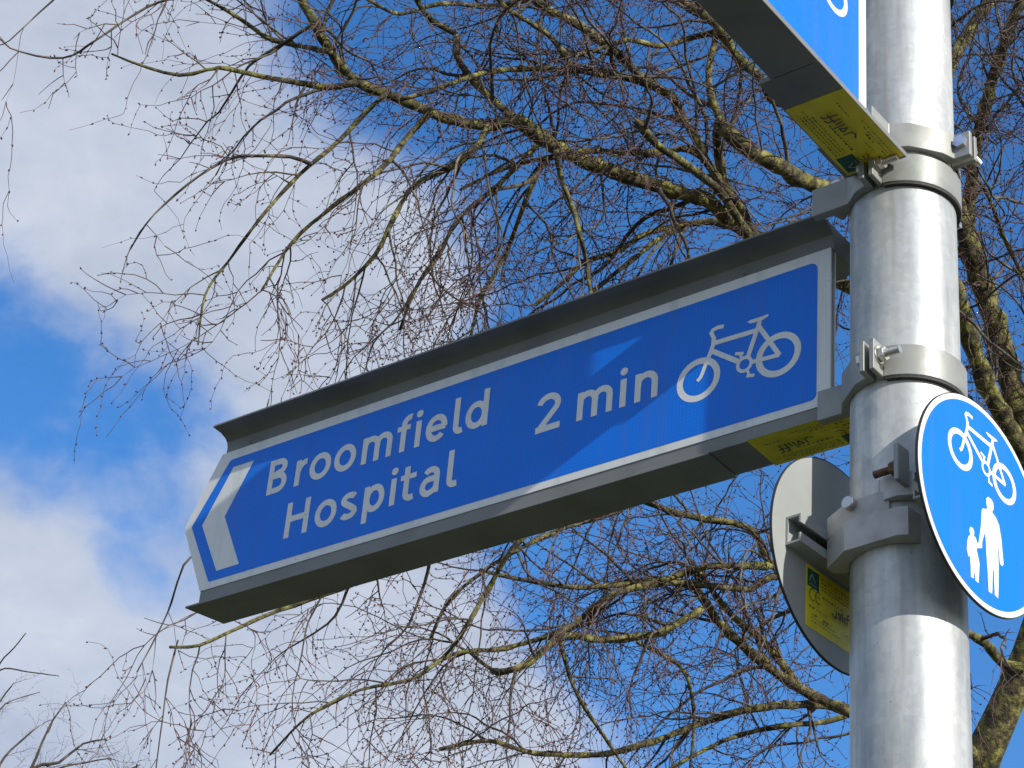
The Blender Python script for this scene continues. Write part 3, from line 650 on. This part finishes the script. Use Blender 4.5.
PXM = 1/F_PX
def limb_path(spec, d0, d1, w0, w1):
    """picture trace of a limb run from depth d0 to d1, widths in picture pixels"""
    n_ = len(spec); P_, R_ = [], []
    tot = [0]
    for i in range(1, n_): tot.append(tot[-1]+math.hypot(spec[i][0]-spec[i-1][0], spec[i][1]-spec[i-1][1]))
    for (x, y), s_ in zip(spec, tot):
        t = s_/tot[-1]; d = d0+(d1-d0)*t; P_.append(at(x, y, d)); R_.append((w0+(w1-w0)*t)*d*PXM/2)
    return P_, R_
TRACE = [
    # trace, depth from/to, width from/to, side branches per metre, their length, droop
    ([(1052, 585), (1036, 480), (1016, 401), (994, 320), (976, 268), (958, 215), (932, 150), (905, 60), (885, -60)], 7.0, 7.1, 30, 14, 14, .75, .03),
    ([(968, 238), (973, 170), (979, 128), (998, 63), (1016, 10), (1040, -60)], 7.05, 6.8, 14, 10, 20, .6, .02),
    ([(930, 140), (951, 68), (972, 26), (990, 0), (1014, -50)], 7.15, 7.5, 11, 13, 14, .6, .03),
    ([(1046, 520), (1020, 450), (988, 388), (972, 345), (958, 300), (936, 252), (890, 215), (820, 187), (776, 166), (745, 147), (722, 127)], 7.0, 6.35, 20, 16, 11, .7, .04),
    ([(745, 150), (728, 130), (712, 100), (709, 70), (716, 30), (712, -20)], 6.4, 6.5, 9, 5, 14, .6, .03),
    ([(720, 118), (717, 145), (724, 178), (738, 205), (756, 236), (775, 262)], 6.38, 6.6, 9, 9, 6, .5, .05),
    ([(958, 330), (905, 305), (845, 285), (790, 258), (740, 229), (707, 201), (670, 190), (614, 172), (560, 149), (538, 135), (516, 120)], 6.9, 6.15, 14, 16, 10, .7, .06),
    ([(516, 120), (482, 125), (446, 118), (417, 107), (386, 93), (357, 82), (331, 52), (315, 23), (302, 0), (290, -40)], 6.15, 5.8, 12, 9, 13, .6, .06),
    ([(516, 120), (493, 99), (469, 75), (456, 52), (456, 34), (433, 21), (417, 0), (410, -30)], 6.15, 6.2, 9, 5, 14, .6, .04),
    ([(357, 82), (330, 87), (282, 80), (250, 74), (219, 68), (179, 75), (137, 64), (112, 54)], 5.85, 5.7, 7, 2.2, 6, .18, .07),
    ([(331, 52), (300, 46), (272, 40), (252, 27), (229, 12), (190, -10)], 5.8, 5.9, 6, 3, 8, .4, .05),
    ([(756, 236), (738, 205), (711, 169), (695, 137), (682, 116), (670, 94), (645, 81), (620, 56), (582, 27), (542, 6), (515, -20)], 6.5, 6.3, 9, 9, 12, .7, .05),
    ([(648, 84), (626, 77), (600, 74), (570, 70), (520, 69), (480, 74), (440, 88), (400, 100)], 6.35, 6.0, 8, 4, 12, .7, .06),
    ([(752, 240), (726, 200), (707, 180), (682, 162), (657, 144), (636, 120)], 6.3, 6.0, 9, 8, 6, .4, .04),
    ([(714, 168), (690, 150), (660, 152), (629, 153), (582, 151), (545, 158), (500, 170), (460, 190)], 6.6, 6.3, 8, 3, 11, .7, .08),
    ([(830, 130), (792, 109), (770, 97), (761, 77), (736, 56), (714, 22), (686, 3), (660, -25)], 6.7, 6.5, 10, 10, 12, .7, .05),
    ([(722, 30), (690, 38), (660, 46), (629, 40), (590, 52), (560, 58)], 6.55, 6.3, 7, 4, 11, .6, .05),
    ([(745, 232), (715, 222), (690, 224), (650, 232), (615, 252), (585, 262), (560, 285), (535, 305)], 6.9, 6.5, 8, 4, 10, .6, .08),
    ([(690, 224), (660, 238), (630, 262), (600, 285), (585, 305)], 6.85, 6.6, 6, 4, 10, .5, .08),
    ([(556, 150), (562, 182), (573, 208), (580, 235), (586, 262), (590, 290), (592, 315)], 5.9, 5.8, 6, 4, 4, .3, .1),
    ([(430, 113), (405, 140), (385, 165), (352, 192), (322, 215), (290, 245), (262, 290)], 6.0, 5.75, 7, 2.5, 10, .40, .09),
    ([(386, 94), (366, 112), (340, 140), (309, 166), (282, 193), (252, 229), (228, 262), (205, 295), (198, 345)], 5.8, 5.6, 5.5, 1.8, 7, .26, .09),
    ([(311, 164), (290, 157), (266, 156), (232, 158), (199, 176), (165, 204), (146, 224), (130, 250)], 5.75, 5.6, 4.5, 1.4, 6, .11, .06),
    ([(488, 126), (474, 150), (450, 168), (415, 185), (395, 215), (375, 255), (345, 285), (322, 300)], 6.15, 5.95, 7, 3, 12, .6, .13),
    ([(542, 140), (518, 165), (490, 192), (462, 215), (440, 250), (415, 290), (400, 330)], 6.3, 6.1, 6, 3, 12, .6, .13),
    ([(545, 158), (530, 190), (515, 230), (500, 265), (480, 300), (470, 340)], 6.4, 6.2, 6, 3, 12, .6, .12),
    ([(300, -8), (250, -10), (200, -4), (159, 2), (126, 20), (96, 40), (63, 58), (10, 48), (-10, 25)], 5.9, 5.7, 4, 1.6, 5, .12, .06),
    ([(70, -15), (40, 12), (10, 40), (0, 45)], 5.6, 5.5, 2, 1.2, 4, .15, .1),
    ([(610, -12), (540, -2), (490, 6), (440, 4), (400, 14), (372, 2), (350, -10)], 6.6, 6.2, 7, 3, 14, .6, .06),
    ([(492, -15), (503, 5), (527, 21), (550, 36), (566, 58), (576, 74)], 6.0, 6.3, 5, 7, 12, .6, .06),
    ([(1060, 430), (1040, 350), (1032, 250), (1040, 150), (1030, 40)], 6.9, 6.6, 10, 7, 20, .7, .03),
    ([(1036, 300), (1005, 240), (985, 190), (960, 165), (930, 170)], 6.75, 6.6, 5, 3, 16, .5, .04),
    # lower crown, under the sign
    ([(985, 752), (930, 748), (850, 712), (821, 700), (780, 675), (743, 646), (719, 622), (702, 597), (686, 583), (637, 587), (608, 597), (585, 615), (563, 630), (506, 648), (462, 652), (440, 660)], 7.0, 6.2, 14, 4, 10, .55, .07),
    ([(800, 690), (784, 667), (764, 642), (731, 614), (711, 589), (690, 560)], 6.8, 6.7, 9, 5, 12, .5, .07),
    ([(1024, 668), (1004, 664), (990, 648), (973, 636), (915, 612), (840, 588), (772, 577), (752, 589), (723, 587), (661, 581), (617, 585), (575, 587), (518, 579), (480, 570)], 6.95, 6.2, 10, 4, 13, .6, .08),
    ([(800, 585), (768, 560), (760, 542), (747, 527), (719, 521), (690, 516), (670, 511), (640, 500)], 6.7, 6.4, 9, 6, 14, .5, .07),
    ([(775, 566), (740, 566), (711, 566), (685, 572), (661, 581)], 6.6, 6.4, 8, 6, 13, .5, .08),
    ([(702, 609), (661, 632), (625, 638), (600, 640), (563, 636), (530, 662), (506, 671), (493, 671)], 6.5, 6.2, 8, 7, 9, .45, .08),
    ([(858, 715), (834, 706), (768, 706), (711, 720), (666, 737), (630, 748), (596, 755), (534, 753), (489, 741), (440, 749)], 6.9, 6.3, 9, 4, 10, .5, .06),
    ([(560, 640), (575, 690), (610, 745), (640, 790)], 6.3, 6.4, 5, 3, 5, .4, .05),
    ([(637, 642), (670, 659), (686, 675), (694, 716), (690, 770)], 6.5, 6.6, 5, 3, 5, .4, .05),
    ([(470, 548), (430, 558), (400, 566), (350, 585), (310, 600), (280, 610), (240, 627), (200, 645), (170, 647)], 6.1, 5.8, 7, 3, 8, .42, .11),
    ([(540, 520), (512, 550), (486, 592), (470, 620), (450, 650), (420, 675), (390, 684), (360, 690), (310, 715), (270, 755)], 6.0, 5.8, 6, 2, 8, .42, .11),
    ([(225, 535), (190, 558), (180, 575), (168, 612), (150, 648), (137, 672)], 5.8, 5.7, 2.5, 1.4, 9, .13, .06),
    ([(178, 640), (168, 680), (163, 715), (156, 768)], 5.8, 5.75, 2.2, 1.4, 10, .3, .10),
    ([(660, 480), (620, 510), (560, 530), (500, 560), (450, 600), (430, 640)], 6.6, 6.2, 6, 3, 14, .6, .12),
    ([(852, 714), (826, 722), (790, 725), (740, 735), (700, 752), (660, 775)], 6.9, 6.7, 6, 4, 7, .5, .06),
    ([(860, 640), (830, 625), (800, 610), (770, 620), (735, 650)], 7.0, 6.8, 6, 3, 10, .5, .08),
]
tree = empty('bare_tree', (0, 0, 0), 0, 'bare spreading tree with mossy limbs and budding twigs behind the signpost', 'tree')
rnd0 = random.Random(11)
foot = at(930, 900, 7.0); foot.z = 0
tp = [foot+Vector((-.05, .1, -.1)), foot+Vector((-.04, .08, .5)), foot+Vector((-.02, .03, 1.6)), at(945, 870, 7.0), at(976, 775, 7.0), at(1006, 705, 7.0), at(1028, 655, 7.0), at(1052, 585, 7.0)]
tp, tr = smooth_path(tp, [.16, .13, .105, .080, .058, .052, .050, .047], .06)
T = Tubes(16); T.add(tp, tr, rnd0, .05); T.build('trunk', M['bark'], tree)
limbs = []
for spec, d0, d1, w0, w1, dens, ln, droop in TRACE:
    P_, R_ = limb_path(spec, d0, d1, w0, w1)
    # depth wanders a little along the limb, so that it is crooked from every side
    for i in range(1, len(P_)):
        v = (P_[i]-CAM_LOC); P_[i] = CAM_LOC+v*(1+rnd0.uniform(-.012, .012))
    pts, rad = smooth_path(P_, R_, .03)
    for i in range(1, len(pts)-1):
        pts[i] = pts[i]+rand_dir(rnd0)*rad[i]*.16
    rad = [r_*(1+.10*math.sin(i*1.7+len(spec))+rnd0.uniform(-.08, .08)) for i, r_ in enumerate(rad)]
    T = Tubes(10 if w0 > 5 else 6); T.add(pts, rad, rnd0, .07)
    T.build('limb', M['bark'] if w0 > 4.5 else M['branch'], tree)
    limbs.append((pts, rad, dens, ln, droop))
grow_tree(tree, limbs, 3)

tree2 = empty('bare_tree', (0, 0, 0), 0, 'small bare twiggy tree showing low behind the sign\'s pointed end, far left', 'tree')
D2 = 15.0
foot = at(-30, 900, D2); foot.z = 0
tp, tr = smooth_path([foot, foot+Vector((.1, 0, 2.0)), at(-28, 1000, D2), at(-10, 860, D2)], [.11, .085, .06, .04], .15)
T = Tubes(12); T.add(tp, tr, rnd0, .05); T.build('trunk', M['bark'], tree2)
limbs = []
for spec, w0, w1, dens, ln in (([(-10, 860), (-4, 800), (0, 764), (22, 740), (39, 726)], 5, 1.6, 6, .34), ([(-10, 860), (14, 800), (33, 765), (42, 742), (53, 720), (66, 702)], 6, 1.4, 5, .3), ([(14, 800), (35, 768), (59, 762), (83, 744), (107, 739)], 5, 1.4, 7, .3),
                             ([(14, 800), (50, 772), (88, 762), (112, 758)], 4, 1.2, 7, .28), ([(-10, 860), (-24, 780), (-20, 730), (0, 701), (14, 683)], 5, 1.2, 5, .26), ([(-20, 730), (-10, 690), (0, 663), (14, 648), (26, 633)], 2.4, 1.0, 1, .15), ([(-20, 700), (0, 670), (28, 672), (59, 676)], 2.2, .9, 0, .2),
                             ([(14, 800), (60, 790), (105, 778), (140, 765)], 4, 1.2, 6, .28), ([(-20, 760), (-5, 720), (5, 704), (20, 698), (40, 692)], 2.4, .9, 3, .16)):
    P_, R_ = limb_path(spec, D2, D2+rnd0.uniform(-.5, .5), w0, w1)
    pts, rad = smooth_path(P_, R_, .05)
    for i in range(1, len(pts)-1): pts[i] = pts[i]+rand_dir(rnd0)*rad[i]*.3
    T = Tubes(6); T.add(pts, rad); T.build('limb', M['branch'], tree2); limbs.append((pts, rad, dens, ln, -.02))
grow_tree(tree2, limbs, 8, .8, .4)
